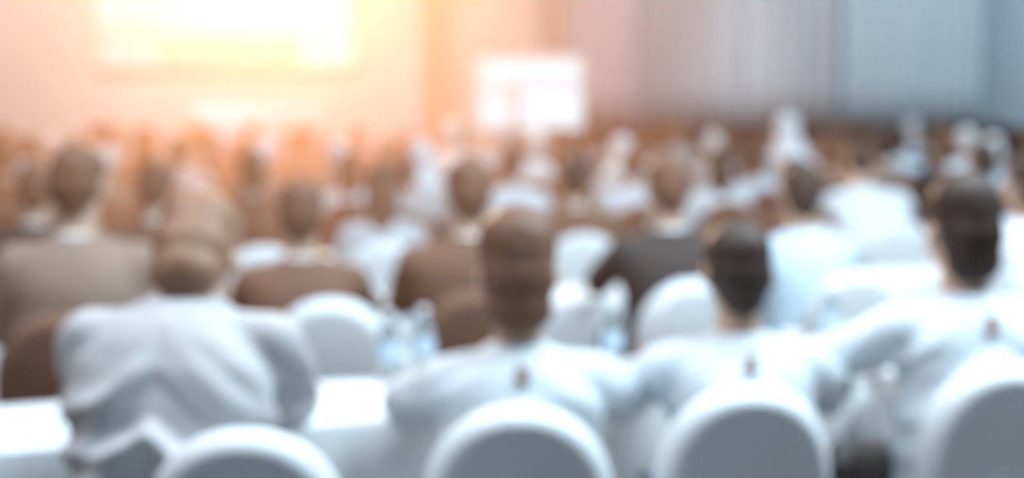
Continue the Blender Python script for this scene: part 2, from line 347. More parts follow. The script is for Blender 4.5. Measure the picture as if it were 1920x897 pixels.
# ------------------------------------------------------------------ table with cloth
TL, TD = 1.82, 0.54
def make_table():
    root = empty('banquet_table')
    bm = rbox((0, 0, 0.728), (TL - 0.03, TD - 0.03, 0.028), 0.005); link('tabletop', to_mesh(bm), M['wood'], root)
    for sx in (-1, 1):
        for sy in (-1, 1):
            bm = bmesh.new(); cap(bm, (sx * (TL / 2 - 0.13), sy * (TD / 2 - 0.09), 0.015), (sx * (TL / 2 - 0.16), sy * (TD / 2 - 0.09), 0.71), 0.014, 0.014, 10); link('leg', to_mesh(bm, 'leg', True), M['metal'], root)
    bm = bmesh.new(); P = []
    per = 2 * (TL + TD); n = 160
    def rect(s):
        s %= per
        if s < TL: return Vector((-TL / 2 + s, -TD / 2)), Vector((0, -1))
        s -= TL
        if s < TD: return Vector((TL / 2, -TD / 2 + s)), Vector((1, 0))
        s -= TD
        if s < TL: return Vector((TL / 2 - s, TD / 2)), Vector((0, 1))
        s -= TL
        return Vector((-TL / 2, TD / 2 - s)), Vector((-1, 0))
    rings = []
    for z, off in ((0.752, -0.02), (0.750, -0.006), (0.742, 0.002), (0.60, 0.008), (0.40, 0.014), (0.20, 0.02), (0.03, 0.026)):
        r = []
        for i in range(n):
            p, nn = rect(per * i / n); amp = max(0, (0.74 - z)) * 0.035
            w_ = math.sin(i * 0.9 + 0.7 * math.sin(i * 0.31)) * amp
            q = p + nn * (off * 0.4 + w_)
            r.append((max(-TL / 2 - 0.002, min(TL / 2 + 0.002, q.x)), q.y, z))
        rings.append(r)
    loft(bm, rings, cap=False)
    vs = [v for v in bm.verts][:n]; bm.faces.new(vs[::-1])
    cl = link('tablecloth', to_mesh(bm, 'tablecloth', True), M['cloth'])
    return root, cl
TABLE0, CLOTH0 = make_table()

# ------------------------------------------------------------------ people
def person_meshes(voxel=0.014, lean=0.10, yaw=0.0, nod=0.12, roll=0.0, elbow=0.27, arms='table', build=1.0, hair='short', sleeve='long',
                  fold=0.006, fold_dir=(1, 1, 3), torso=0.90, collar=True, seed=0, headscale=1.0, hands_dx=0.0, scarf=False, sidelean=0.0, necklen=0.045):
    """a person sitting, facing +Y, feet on z = 0, pelvis over the origin; returns meshes of the body and what it wears"""
    B = build
    # spine curve
    hip = Vector((0, 0, 0.56))
    def sp(h):                                   # h: height above hip along spine
        h *= torso
        return hip + Vector((sidelean * h * 1.1, lean * h * 1.6 * (0.4 + h), h * (1 - 0.10 * lean)))
    waist, chest, upper, neck = sp(0.18), sp(0.36), sp(0.47), sp(0.555)
    shl = [upper + Vector((s * 0.175 * B, 0.0, -0.015)) for s in (-1, 1)]
    HM = Matrix.Translation(neck + Vector((0, 0.012, necklen))) @ Matrix.Rotation(yaw, 4, 'Z') @ Matrix.Rotation(roll, 4, 'Y') @ Matrix.Rotation(-nod, 4, 'X') @ Matrix.Scale(headscale, 4)
    def H(x, y, z): return HM @ Vector((x, y, z))
    HR = HM.to_3x3().normalized()
    hs = headscale
    def skin_parts(bm):
        # head
        ell(bm, H(0, 0.01, 0.125), (0.074 * hs, 0.092 * hs, 0.098 * hs), HR); ell(bm, H(0, 0.035, 0.055), (0.056 * hs, 0.062 * hs, 0.062 * hs), HR)
        ell(bm, H(0, 0.082, 0.022), (0.026 * hs, 0.018 * hs, 0.018 * hs), HR)
        cap(bm, H(0, 0.096, 0.115), H(0, 0.112, 0.078), 0.009, 0.014); ell(bm, H(0, 0.092, 0.128), (0.05 * hs, 0.014 * hs, 0.010 * hs), HR)
        ell(bm, H(0, 0.094, 0.046), (0.022, 0.010, 0.008), HR)
        for s in (-1, 1): ell(bm, H(s * 0.078, 0.0, 0.095), (0.011, 0.02, 0.032), HR); ell(bm, H(s * 0.04, 0.072, 0.075), (0.022, 0.022, 0.025), HR)
        cap(bm, neck + Vector((0, -0.01, -0.06)), H(0, 0.0, 0.06), 0.062 * B, 0.055)
        # trunk
        trunk(bm, -0.014)
        for i, s in enumerate((-1, 1)):
            ell(bm, shl[i], (0.050, 0.050, 0.050)); tube(bm, arm[i], (0.047, 0.040, 0.036, 0.026)); leg(bm, s, 0)
            hand(bm, arm[i][-1], s)
    # arms
    arm = []
    for i, s in enumerate((-1, 1)):
        if arms == 'table':
            el = Vector((s * elbow, shl[i].y + 0.16, 0.835)); wr = Vector((s * 0.12 + hands_dx, max(el.y + 0.20, 0.60), 0.795))
        elif arms == 'lap':
            el = Vector((s * elbow * 0.95, 0.03, 0.76)); wr = Vector((s * 0.09, 0.27, 0.675))
        elif arms == 'chin':
            el = Vector((s * elbow * 0.7, shl[i].y + 0.30, 0.80)); wr = H(s * 0.05, 0.12, -0.06) if s > 0 else Vector((s * 0.10, 0.55, 0.795))
        elif arms == 'folded':
            el = Vector((s * elbow, shl[i].y + 0.10, 0.80)); wr = Vector((-s * 0.06, chest.y + 0.20 + 0.03 * s, 0.86))
        m1 = el.lerp(wr, 0.25); arm.append((shl[i], shl[i].lerp(el, 0.5), el, wr))
    def hand(bm, wr, s):
        if arms == 'lap': d = Vector((-s * 0.3, 1, -0.1)).normalized(); up = Vector((0, 0, 1))
        elif arms == 'folded': d = Vector((-s, 0.15, 0)).normalized(); up = Vector((0, 1, 0.2)).normalized()
        elif arms == 'chin' and s > 0: d = Vector((-0.3, -0.2, 1)).normalized(); up = Vector((0, 1, 0.2)).normalized()
        else: d = Vector((-s * 0.35, 1, -0.05)).normalized(); up = Vector((0, 0, 1))
        side = d.cross(up).normalized() * 1.0; up = side.cross(d).normalized()
        R3 = Matrix((side, d, up)).transposed()
        pc = wr + d * 0.055
        ell(bm, pc, (0.042, 0.055, 0.016), R3); cap(bm, wr, wr + d * 0.03, 0.026, 0.025, flat=0.8)
        for j, (off, ln) in enumerate(((-0.031, 0.066), (-0.011, 0.078), (0.010, 0.074), (0.030, 0.056))):
            p = pc + side * off + d * 0.035; fd = (d + side * off * 1.5).normalized()
            q1 = p + fd * ln * 0.5 + up * 0.006; q2 = q1 + fd * ln * 0.32 - up * 0.008; q3 = q2 + fd * ln * 0.24 - up * 0.012
            tube(bm, (p, q1, q2, q3), (0.0095, 0.009, 0.008, 0.0068), 8)
        ts = -s if side.x > 0 else s
        th = pc + side * (ts * 0.034) - d * 0.02; t1 = th + side * (ts * 0.022) + d * 0.028 - up * 0.002; t2 = t1 + side * (ts * 0.004) + d * 0.028 - up * 0.004
        tube(bm, (th, t1, t2), (0.013, 0.0105, 0.0085), 8)
    def leg(bm, s, e):
        h = Vector((s * 0.09 * B, 0.0, 0.545)); k = Vector((s * 0.12, 0.43, 0.53)); a = Vector((s * 0.12, 0.40 - 0.03 * s, 0.10))
        tube(bm, (h, h.lerp(k, 0.5), k), (0.085 * B + e, 0.078 * B + e, 0.057 + e)); tube(bm, (k, k.lerp(a, 0.35) + Vector((0, -0.012, 0)), a), (0.055 + e, 0.054 + e, 0.036 + e))
        if e == 0: cap(bm, a + Vector((0, -0.01, -0.045)), a + Vector((s * 0.01, 0.13, -0.06)), 0.034, 0.026)
    def trunk(bm, e):
        rings = []; n = 28
        for h, rx, ry in ((-0.10, 0.10, 0.08), (-0.075, 0.155, 0.12), (-0.03, 0.176, 0.135), (0.06, 0.170, 0.130), (0.16, 0.165, 0.122), (0.26, 0.174, 0.122), (0.35, 0.182, 0.122),
                          (0.42, 0.182, 0.112), (0.47, 0.166, 0.096), (0.505, 0.128, 0.078), (0.535, 0.082, 0.062), (0.56, 0.058, 0.052)):
            c = sp(h) if h >= 0 else hip + Vector((0, 0, h))
            rings.append([c + Vector(((rx * B + e) * math.copysign(abs(math.cos(a)) ** 0.85, math.cos(a)), (ry + e) * math.sin(a) - 0.010 * math.sin(a) ** 2, 0)) for a in [2 * PI * i / n for i in range(n)]])
        loft(bm, rings)
    out = {}
    bm = bmesh.new(); skin_parts(bm); out['body'] = remesh(bm, min(voxel, 0.009), 3, 'body')
    # shirt or jacket
    bm = bmesh.new(); e = 0.014
    trunk(bm, 0.010)
    for i in (0, 1):
        cap(bm, upper + Vector((0, 0, 0.0)), shl[i], 0.066, 0.064); ell(bm, shl[i] - Vector((0, 0, 0.01)), (0.070, 0.068, 0.072))
        a = arm[i]
        if sleeve == 'long': tube(bm, a[:3] + (a[2].lerp(a[3], 0.92),), (0.066, 0.060, 0.053, 0.037))
        else: tube(bm, (a[0], a[1], a[1].lerp(a[2], 0.5)), (0.066, 0.062, 0.060))
    me = remesh(bm, voxel, 12, 'shirt'); bm = bmesh.new(); bm.from_mesh(me); bm.normal_update()
    fd = Vector(fold_dir); off = Vector((seed * 3.1, seed * 1.7, 0))
    for v in bm.verts:
        q = Vector((v.co.x * fd.x + v.co.z * 0.9 * fd.x, v.co.y * fd.y, v.co.z * fd.z + abs(v.co.x) * 2.2)) * 3.0 + off
        k = 1 - abs(noise.noise(q)) * 2.2; k2 = noise.noise(q * 2.3)
        low = max(0.35, min(1.0, (upper.z - v.co.z) / 0.2 + 0.3))
        v.co += v.normal * max(-0.006, fold * low * (k * 1.1 + k2 * 0.5))
    bm.to_mesh(me); bm.free(); out['shirt'] = me
    if collar:
        bm = bmesh.new(); rings = []; ax = (H(0, 0, 0.06) - neck).normalized()
        c0 = neck + Vector((0, -0.004, -0.028)); n = 22
        for rr, hh in ((0.074, 0.0), (0.068, 0.014), (0.064, 0.024), (0.060, 0.024), (0.062, 0.012), (0.066, -0.006)):
            rings.append([c0 + Vector((rr * B ** 0.5 * math.cos(2 * PI * i / n), rr * 1.02 * math.sin(2 * PI * i / n), hh + 0.010 * -math.sin(2 * PI * i / n))) for i in range(n)])
        loft(bm, rings + [rings[0]], cap=False); out['collar'] = to_mesh(bm, 'collar', True)
    bm = bmesh.new(); ell(bm, hip + Vector((0, 0, -0.02)), (0.180 * B, 0.135, 0.095))
    for s in (-1, 1): leg(bm, s, 0.012)
    out['trousers'] = remesh(bm, max(voxel, 0.012), 3, 'trousers')
    for s, nm in ((-1, 'shoe_a'), (1, 'shoe_b')):
        bm = bmesh.new(); a = Vector((s * 0.12, 0.40 - 0.03 * s, 0.055))
        cap(bm, a + Vector((0, -0.03, 0)), a + Vector((s * 0.012, 0.15, -0.012)), 0.046, 0.040, 14); ell(bm, a + Vector((0, -0.01, 0.03)), (0.045, 0.05, 0.04)); 
        for v in bm.verts: v.co.z = max(v.co.z, 0.004)
        out[nm] = remesh(bm, 0.012, 2, 'shoe')
    # hair
    bm = bmesh.new()
    if scarf:
        ell(bm, H(0, -0.002, 0.12), (0.092 * hs, 0.108 * hs, 0.118 * hs), HR); ell(bm, H(0, -0.02, 0.03), (0.088, 0.09, 0.09), HR)
        cap(bm, H(0, -0.02, 0.03), upper + Vector((0, -0.02, 0.0)), 0.098, 0.17); ell(bm, upper + Vector((0, -0.01, -0.02)), (0.19, 0.13, 0.09))
    else:
        ell(bm, H(0, -0.008, 0.142), (0.083 * hs, 0.096 * hs, 0.090 * hs), HR)
        ell(bm, H(0, -0.038, 0.095), (0.079 * hs, 0.070 * hs, 0.080 * hs), HR)
        if hair == 'short': ell(bm, H(0, -0.052, 0.045), (0.055 * hs, 0.040 * hs, 0.050 * hs), HR)
        if hair == 'full': ell(bm, H(0, -0.045, 0.035), (0.072 * hs, 0.055 * hs, 0.060 * hs), HR); ell(bm, H(0, -0.01, 0.165), (0.085 * hs, 0.09 * hs, 0.085 * hs), HR)
        if hair == 'long':
            ell(bm, H(0, -0.055, 0.02), (0.088 * hs, 0.052 * hs, 0.11 * hs), HR); cap(bm, H(0, -0.065, 0.04), H(0, -0.080, -0.12), 0.078, 0.05, 14, 0.7)
        if hair == 'bun': ell(bm, H(0, -0.115, 0.14), (0.042, 0.04, 0.042), HR)
    me = remesh(bm, min(voxel, 0.010), 2, 'hair'); bm = bmesh.new(); bm.from_mesh(me); bm.normal_update(); kill = []
    HI = HM.inverted()
    for v in bm.verts:
        q = HI @ v.co
        if not scarf:
            v.co += v.normal * 0.004 * noise.noise(Vector((q.x * 60, q.y * 60, q.z * 12)))
            # hairline: pull what would cover face inside the head
            if q.y > 0.055 and q.z < 0.15: v.co = HM @ Vector((q.x * 0.85, 0.045, q.z))
        else:
            v.co += v.normal * 0.006 * noise.noise(Vector((q.x * 18, q.y * 18, q.z * 30)))
            if q.y > 0.05 and 0.0 < q.z < 0.165 and abs(q.x) < 0.07: v.co = HM @ Vector((q.x, 0.045, q.z))
    bm.to_mesh(me); bm.free(); out['hair'] = me
    for s, nm in ((-1, 'eye_a'), (1, 'eye_b')):
        bm = bmesh.new(); ell(bm, H(s * 0.030, 0.089, 0.108), (0.011, 0.007, 0.007), HR); out[nm] = to_mesh(bm, 'eye', True)
    return out
MESHCACHE = {}
def person(meshes, loc, rz, scale, top_m, hair_m, skin_m, top_name='shirt', hair_name='hair', trouser_m=None):
    """Empty > body, shirt (> collar), trousers, shoes, hair, eyes"""
    root = empty('person', loc, rz); root.scale = (scale,) * 3
    def add(key, name, m, parent):
        if key not in meshes: return None
        me = meshes[key]; ck = (me.name, m.name)
        if ck not in MESHCACHE:
            c = me.copy(); c.materials.clear(); c.materials.append(m); MESHCACHE[ck] = c
        return link(name, MESHCACHE[ck], None, parent)
    add('body', 'body', skin_m, root); sh = add('shirt', top_name, top_m, root)
    add('collar', 'collar', M['shirt_white'] if top_name == 'jacket' else top_m, sh)
    add('trousers', 'trousers', trouser_m or M['trousers'], root)
    add('shoe_a', 'shoe', M['shoe'], root); add('shoe_b', 'shoe', M['shoe'], root)
    add('hair', hair_name, hair_m, root)
    add('eye_a', 'eye', M['eye'], root); add('eye_b', 'eye', M['eye'], root)
    return root

ORD = ('first', 'second', 'third', 'fourth', 'fifth', 'sixth', 'seventh', 'eighth', 'ninth', 'tenth', 'eleventh', 'twelfth', 'thirteenth', 'fourteenth',
       'fifteenth', 'sixteenth', 'seventeenth', 'eighteenth', 'nineteenth', 'twentieth', 'twenty-first', 'twenty-second', 'twenty-third', 'twenty-fourth')
VR = (2.83, 4.63, 6.43, 8.15, 9.15, 10.15, 11.15, 12.15, 13.15, 14.15, 15.15)
NROW, V0 = len(VR), 2.83
FACE = math.radians(6)
used_chair = [False]
PEOPLE, CHAIRS = [], []       # (row, u, object, description)
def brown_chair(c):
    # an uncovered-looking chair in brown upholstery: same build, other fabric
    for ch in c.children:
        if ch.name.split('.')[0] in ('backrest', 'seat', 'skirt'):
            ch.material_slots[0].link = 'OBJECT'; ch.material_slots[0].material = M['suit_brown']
def place_chair(row, u, rz, dv=0.0, state='empty'):
    P = TU * u + TV * (VR[row] + 0.20 + dv)
    c = copy_tree(CHAIR0) if used_chair[0] else CHAIR0
    used_chair[0] = True
    c.location = P; c.rotation_euler = (0, 0, rz); CHAIRS.append((row, P.x / P.y, c, state)); return c
FW = Vector((-math.sin(FACE), math.cos(FACE), 0))

# near row, four persons fitted one by one: (torso column px, chair column px, parameters)
def pix_point(px, v):
    u = row_u(px, v); return TU * u + TV * v
near = [
  dict(crz=2, px=288, cpx=452, v=3.05, rz=-2, sc=1.09, cs=1.0, top='shirt_grey', hair='hair_light', what='man in a creased grey-blue shirt leaning forward, broad back to the camera',
       pose=dict(voxel=0.010, lean=0.20, nod=0.78, elbow=0.205, fold=0.030, fold_dir=(1.2, 1.0, 2.4), seed=3, build=1.04, necklen=-0.005, hair='full', headscale=1.06, torso=0.93, sidelean=0.03)),
  dict(crz=3, px=975, cpx=972, v=3.12, rz=4, sc=1.0, cs=1.0, top='shirt_white', hair='hair_brown', what='person with full brown hair in a white shirt, second of the nearest row',
       pose=dict(voxel=0.011, lean=0.08, nod=0.15, elbow=0.29, fold=0.018, seed=5, hair='full', headscale=1.18, build=1.06, torso=0.82)),
  dict(crz=9, px=1398, cpx=1402, v=3.06, rz=5, sc=0.99, cs=1.0, top='shirt_white', hair='hair_dark', what='person with cropped dark hair and long neck in a white shirt, arms on the table',
       pose=dict(voxel=0.011, lean=0.07, nod=0.10, elbow=0.30, fold=0.019, seed=8, hair='short', headscale=1.08, build=1.03, torso=0.84)),
  dict(crz=12, px=1840, cpx=1888, v=2.95, rz=12, sc=1.05, cs=1.0, top='shirt_white', hair='hair_dark', what='person with tousled black hair, white shirt, rightmost of the near row',
       pose=dict(voxel=0.011, lean=0.08, nod=0.10, elbow=0.36, fold=0.021, seed=12, hair='full', headscale=1.06, build=1.06, torso=0.88)),
]
for d in near:
    P = pix_point(d['px'], d['v'])
    # the chair row plane passes V0; people sit on the chair seat
    u = P.dot(TU)
    p = person(person_meshes(**d['pose']), P, math.radians(d['rz']), d['sc'], M[d['top']], M[d['hair']], M['skin'], trouser_m=M['trousers'])
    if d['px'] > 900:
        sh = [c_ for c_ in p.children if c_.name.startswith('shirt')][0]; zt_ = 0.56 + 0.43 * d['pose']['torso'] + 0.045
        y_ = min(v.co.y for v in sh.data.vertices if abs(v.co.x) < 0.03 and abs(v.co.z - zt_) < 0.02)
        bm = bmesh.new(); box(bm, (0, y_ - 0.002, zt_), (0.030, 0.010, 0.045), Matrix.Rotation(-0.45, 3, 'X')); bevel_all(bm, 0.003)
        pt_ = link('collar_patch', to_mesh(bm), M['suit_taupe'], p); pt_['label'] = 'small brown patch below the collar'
    tag(p, d['what'], 'person', 'people at the nearest table')
    C = pix_point(d['cpx'], V0 + 0.0); rz = math.radians(d['crz'])
    fw = Vector((-math.sin(rz), math.cos(rz), 0)); C = C + fw * 0.24
    c = copy_tree(CHAIR0) if used_chair[0] else CHAIR0; used_chair[0] = True
    c.location = C; c.rotation_euler = (0, 0, rz); CHAIRS.append((0, C.x / C.y, c, 'near'))

# templates for everybody further off
TPL = [
  dict(lean=0.06, elbow=0.235, arms='table', hair='short', seed=1),
  dict(lean=0.12, elbow=0.245, arms='table', hair='full', seed=2, yaw=0.3),
  dict(lean=0.02, elbow=0.245, arms='lap', hair='short', seed=4, yaw=-0.15, build=1.05),
  dict(lean=0.04, elbow=0.245, arms='lap', hair='long', seed=6, build=0.9, collar=False),
  dict(lean=0.14, elbow=0.245, arms='chin', hair='full', seed=7, nod=0.2, yaw=-0.3),
  dict(lean=0.0, elbow=0.245, arms='folded', hair='short', seed=9, build=1.08, yaw=0.1),
  dict(lean=0.05, elbow=0.245, arms='lap', hair='bun', seed=10, build=0.88, yaw=0.2),
]
TPM = [person_meshes(voxel=0.014, **t) for t in TPL]
SCARF = person_meshes(voxel=0.014, lean=0.03, elbow=0.27, arms='lap', seed=14, build=0.92, scarf=True, collar=False)
BENT = person_meshes(voxel=0.013, lean=0.42, elbow=0.30, arms='table', hair='short', seed=15, nod=0.7, build=1.12, fold=0.010)
DESC = {'shirt_white': 'in a white shirt', 'shirt_grey': 'in a grey shirt', 'shirt_blue': 'in a pale blue shirt', 'suit_brown': 'in a brown jacket', 'suit_dark': 'in a dark jacket', 'suit_taupe': 'in a taupe jacket'}
HD = {'hair_white': 'white', 'hair_dark': 'dark', 'hair_brown': 'brown', 'hair_light': 'light brown'}
taken = {}
def seat(row, px, top, tpl, hair='hair_dark', sc=1.0, skin='skin', what=None, turn=0.0, chair=True, cpx=None, brown=False, meshes=None, hair_name='hair', hair_m=None):
    v = VR[row] + 0.24
    P = pix_point(px, v); u = P.dot(TU)
    taken.setdefault(row, []).append(u)
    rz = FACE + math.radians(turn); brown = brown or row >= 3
    jk = top.startswith('suit')
    p = person(meshes or TPM[tpl], P, rz, sc, M[top], hair_m or M[hair], M[skin], top_name='jacket' if jk else 'shirt', hair_name=hair_name)
    PEOPLE.append((row, P.x / P.y, p, what, DESC[top], HD.get(hair, 'dark')))
    if chair:
        c = copy_tree(CHAIR0); fw = Vector((-math.sin(rz), math.cos(rz), 0))
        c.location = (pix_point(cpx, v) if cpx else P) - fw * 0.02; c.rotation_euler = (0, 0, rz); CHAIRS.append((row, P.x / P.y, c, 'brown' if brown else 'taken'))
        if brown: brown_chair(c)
    return p
# second row
seat(1, 140, 'suit_taupe', 2, 'hair_brown', 1.10, brown=True, what='person in a taupe jacket in the second row, left of the leaning man')
seat(1, 562, 'suit_brown', 0, 'hair_brown', 1.0, cpx=620, what='person in a brown jacket in the second row, right of the leaning man')
seat(1, 880, 'suit_brown', 5, 'hair_brown', 1.05, brown=True, what='broad person in a brown jacket, second row, just left of the full brown hair')
seat(1, 1262, 'suit_dark', 0, 'hair_brown', 1.05, what='person in a dark jacket, second row, just left of the cropped head', turn=4)
seat(1, 1512, 'shirt_blue', 0, 'hair_dark', 1.02, cpx=1570, what='dark-haired person in a pale shirt, second row, right of the cropped head')
seat(1, 1950, 'shirt_white', 1, 'hair_dark', 1.02, what='person in a white shirt cut off by the right edge in the second row')
def lone_chair(row, px, dz=0.0, turn=0.0, state='empty'):
    v = VR[row] + 0.20; P = pix_point(px, v); c = copy_tree(CHAIR0); c.location = P
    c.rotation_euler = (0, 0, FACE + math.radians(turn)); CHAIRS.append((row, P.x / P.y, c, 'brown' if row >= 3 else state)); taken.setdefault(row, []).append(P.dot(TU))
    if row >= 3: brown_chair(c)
    return c
# third and further rows: those the picture shows clearly
fixed = [
 (2, 60, 'suit_dark', 0, 'hair_brown', 1.0), (2, 290, 'suit_brown', 2, 'hair_brown', 1.0), (2, 715, 'shirt_grey', 3, 'hair_brown', 0.98), (2, 1080, 'suit_brown', 2, 'hair_dark', 1.0),
 (2, 1655, 'shirt_white', -2, 'hair_dark', 1.06), (2, 1850, 'suit_dark', 0, 'hair_dark', 1.03),
 (3, 470, 'suit_brown', 1, 'hair_brown', 0.98), (3, 760, 'shirt_grey', 0, 'hair_brown', 0.96), (3, 960, 'shirt_white', 2, 'hair_brown', 1.0), (3, 1190, 'shirt_white', 0, 'hair_brown', 0.98), (3, 1350, 'shirt_white', 3, 'hair_dark', 0.97), (4, 1425, 'shirt_blue', 0, 'hair_dark', 0.95),
 (5, 1478, 'shirt_white', -1, 'hair_dark', 1.12), (4, 790, 'shirt_white', -1, 'hair_light', 1.0), (4, 655, 'shirt_white', 3, 'hair_brown', 0.95), (5, 1168, 'shirt_white', -1, 'hair_brown', 0.99), (3, 150, 'suit_brown', 0, 'hair_white', 0.92), (4, 45, 'suit_taupe', 1, 'hair_white', 0.92),
 (7, 850, 'shirt_white', 0, 'hair_white', 1.08), (6, 1005, 'shirt_white', 5, 'hair_white', 1.02), (8, 945, 'shirt_white', 2, 'hair_white', 1.04), (6, 1690, 'shirt_blue', 0, 'hair_dark', 1.0),
 (5, 1815, 'shirt_white', 0, 'hair_white', 1.02), (4, 1870, 'shirt_blue', 1, 'hair_white', 0.98), (5, 195, 'suit_taupe', 0, 'hair_white', 0.97), (5, 490, 'suit_taupe', 5, 'hair_white', 0.99), (5, 635, 'suit_taupe', 2, 'hair_white', 0.99),
 (6, 340, 'shirt_grey', 5, 'hair_light', 1.0), (8, 1715, 'shirt_white', 4, 'hair_white', 1.05), (6, 1340, 'shirt_grey', 1, 'hair_white', 0.98), (8, 90, 'shirt_grey', 0, 'hair_white', 1.0), (8, 1270, 'shirt_grey', 5, 'hair_light', 1.05)]
SPOTS = ((195, 5), (490, 5), (635, 5), (850, 7), (1005, 6), (945, 8), (1815, 5), (1870, 4), (1340, 6), (790, 4), (1168, 5), (1478, 5), (340, 6), (1715, 8))
for (row, px, top, t, hr, sc) in fixed:
    if t == -1:
        seat(row, px, top, 0, hr, sc, what='person wearing a white headscarf and white top, %s of three such' % {790: 'left one', 1168: 'middle one', 1478: 'right one'}[px], meshes=SCARF, hair_name='headscarf', hair_m=M['shirt_white'])
    elif t == -2:
        seat(row, px, top, 0, hr, sc, what='person bent far forward over the table, rounded back of a white shirt showing', meshes=BENT)
    else: seat(row, px, top, t, hr, sc)
lone_chair(2, 1205, turn=2); lone_chair(2, 490, turn=4)
# fill the rest of rows 3 to 8
rnd = random.Random(5)
for row in range(2, NROW):
    v = VR[row] + 0.24; u0, u1 = row_u(-30, v), row_u(1950, v); u = u0 + rnd.random() * 0.4
    while u < u1:
        if all(abs(u - q) > 0.54 for q in taken.get(row, [])):
            P = TU * u + TV * v
            px = 960 + FPX * P.x / P.y; uu, vv = P.dot(RU), P.dot(RV)
            if uu < UR - 1.0 and not any(row < r_ and row > 2 and abs(px - q_) < 30 for q_, r_ in SPOTS) and not (vv > SV - 1.2 and uu < sb + 0.6):
                if rnd.random() < 0.95:
                    top = rnd.choice(('suit_brown', 'suit_dark', 'suit_dark', 'suit_brown', 'suit_taupe', 'suit_brown', 'shirt_grey'))
                    hr = rnd.choice(('hair_dark', 'hair_brown')) if px > 900 else rnd.choice(('hair_brown', 'hair_light', 'hair_brown'))
                    seat(row, px, top, rnd.randrange(7), hr, 0.95 + 0.1 * rnd.random(), turn=rnd.uniform(-8, 8))
                else: lone_chair(row, px)
        u += 0.54 + 0.04 * rnd.random()

# ------------------------------------------------------------------ tables and cloths
first = True; TABS = []
for row in range(3):
    vc = VR[row] + 0.79 + TD / 2
    u0, u1 = row_u(-120, vc), row_u(2040, vc); n = max(2, math.ceil((u1 - u0) / (TL + 0.02))); s0 = (u0 + u1) / 2 - n * (TL + 0.02) / 2
    if row == 0: s0 = u0 - 0.2
    k = 0
    for i in range(n + (1 if row == 0 else 0)):
        u = s0 + (i + 0.5) * (TL + 0.02); P = TU * u + TV * vc; uu, vv = P.dot(RU), P.dot(RV)
        if uu > UR - 1.2 or (vv > SV - 1.4 and uu < sb + 1.0): continue
        if first: t, c = TABLE0, CLOTH0; first = False
        else: t, c = copy_tree(TABLE0), copy_tree(CLOTH0)
        t.location = c.location = P; t.rotation_euler = c.rotation_euler = (0, 0, ROWA); TABS.append((row, k, t, c)); k += 1
for row in range(NROW):
    it = [x for x in TABS if x[0] == row]
    for j, (_, _, t, c) in enumerate(it):
        w1 = '%s from the left in the %s row' % (ORD[j], ORD[row])
        tag(t, 'folding table under a white cloth, ' + w1, 'table', 'folding tables under the cloths')
        tag(c, 'white tablecloth, ' + w1, 'tablecloth', 'white tablecloths')

# ------------------------------------------------------------------ labels for people and chairs by their order in each row
for row in range(NROW):
    it = sorted([x for x in PEOPLE if x[0] == row], key=lambda x: x[1])
    for j, (_, _, o, what, d, h) in enumerate(it):
        tag(o, what or '%s-haired person %s, %s from the left in the %s row' % (h, d, ORD[j], ORD[row]), 'person', 'people in the %s row' % ORD[row])
    it = sorted([x for x in CHAIRS if x[0] == row], key=lambda x: x[1])
    for j, (_, _, o, s) in enumerate(it):
        if row == 0: lab = 'white-covered round-topped chair, %s of the four nearest chairs from the left' % ORD[j]
        elif s == 'brown': lab = 'brown upholstered chair, %s chair from the left in the %s row' % (ORD[j], ORD[row])
        else: lab = 'white-covered banquet chair, %s, %s from the left in the %s row' % ('unoccupied' if s == 'empty' else 'with someone seated', ORD[j], ORD[row])
        tag(o, lab, 'chair', 'chairs in the %s row' % ORD[row])

# ------------------------------------------------------------------ things on the tables
def table_pt(row, px, dv, z=0.752):           # dv: from the near edge (0) to the far edge (TD)
    v = VR[row] + 0.77 + dv; P = pix_point(px, v); return Vector((P.x, P.y, z))
def bottle_obj():
    r = empty('water_bottle')
    bm = bmesh.new(); lathe(bm, [(0.001, 0), (0.029, 0.001), (0.032, 0.01), (0.032, 0.05), (0.0305, 0.055), (0.032, 0.06), (0.032, 0.13), (0.030, 0.15), (0.014, 0.185), (0.012, 0.20), (0.001, 0.202)]); link('bottle_body', to_mesh(bm, 'b', True), M['plastic'], r)
    bm = bmesh.new(); lathe(bm, [(0.001, 0.193), (0.0155, 0.193), (0.0155, 0.213), (0.013, 0.216), (0.001, 0.216)]); link('cap', to_mesh(bm, 'c', True), M['cap'], r)
    bm = bmesh.new(); lathe(bm, [(0.0326, 0.07), (0.0328, 0.072), (0.0328, 0.118), (0.0326, 0.12)]); link('wrapper', to_mesh(bm, 'w', True), M['label'], r)
    return r
def cup_obj():
    r = empty('coffee_cup')
    bm = bmesh.new(); lathe(bm, [(0.001, 0.012), (0.02, 0.012), (0.024, 0.02), (0.036, 0.06), (0.038, 0.072), (0.035, 0.072), (0.033, 0.06), (0.02, 0.022), (0.001, 0.018)]); link('bowl', to_mesh(bm, 'b', True), M['cup'], r)
    bm = bmesh.new(); lathe(bm, [(0.001, 0.0), (0.03, 0.0), (0.065, 0.012), (0.067, 0.016), (0.03, 0.008), (0.001, 0.008)], n=24); link('saucer', to_mesh(bm, 's', True), M['cup'], r)
    bm = bmesh.new()
    pts = [Vector((0.034 + 0.018 * math.sin(t), 0, 0.045 + 0.016 * math.cos(t))) for t in [PI * i / 6 for i in range(7)]]
    tube(bm, pts, [0.0035] * 7, 8); link('handle', to_mesh(bm, 'h', True), M['cup'], r)
    bm = bmesh.new(); lathe(bm, [(0.001, 0.055), (0.031, 0.055), (0.0315, 0.058), (0.001, 0.0585)]); link('coffee', to_mesh(bm, 'c', True), M['coffee'], r)
    return r
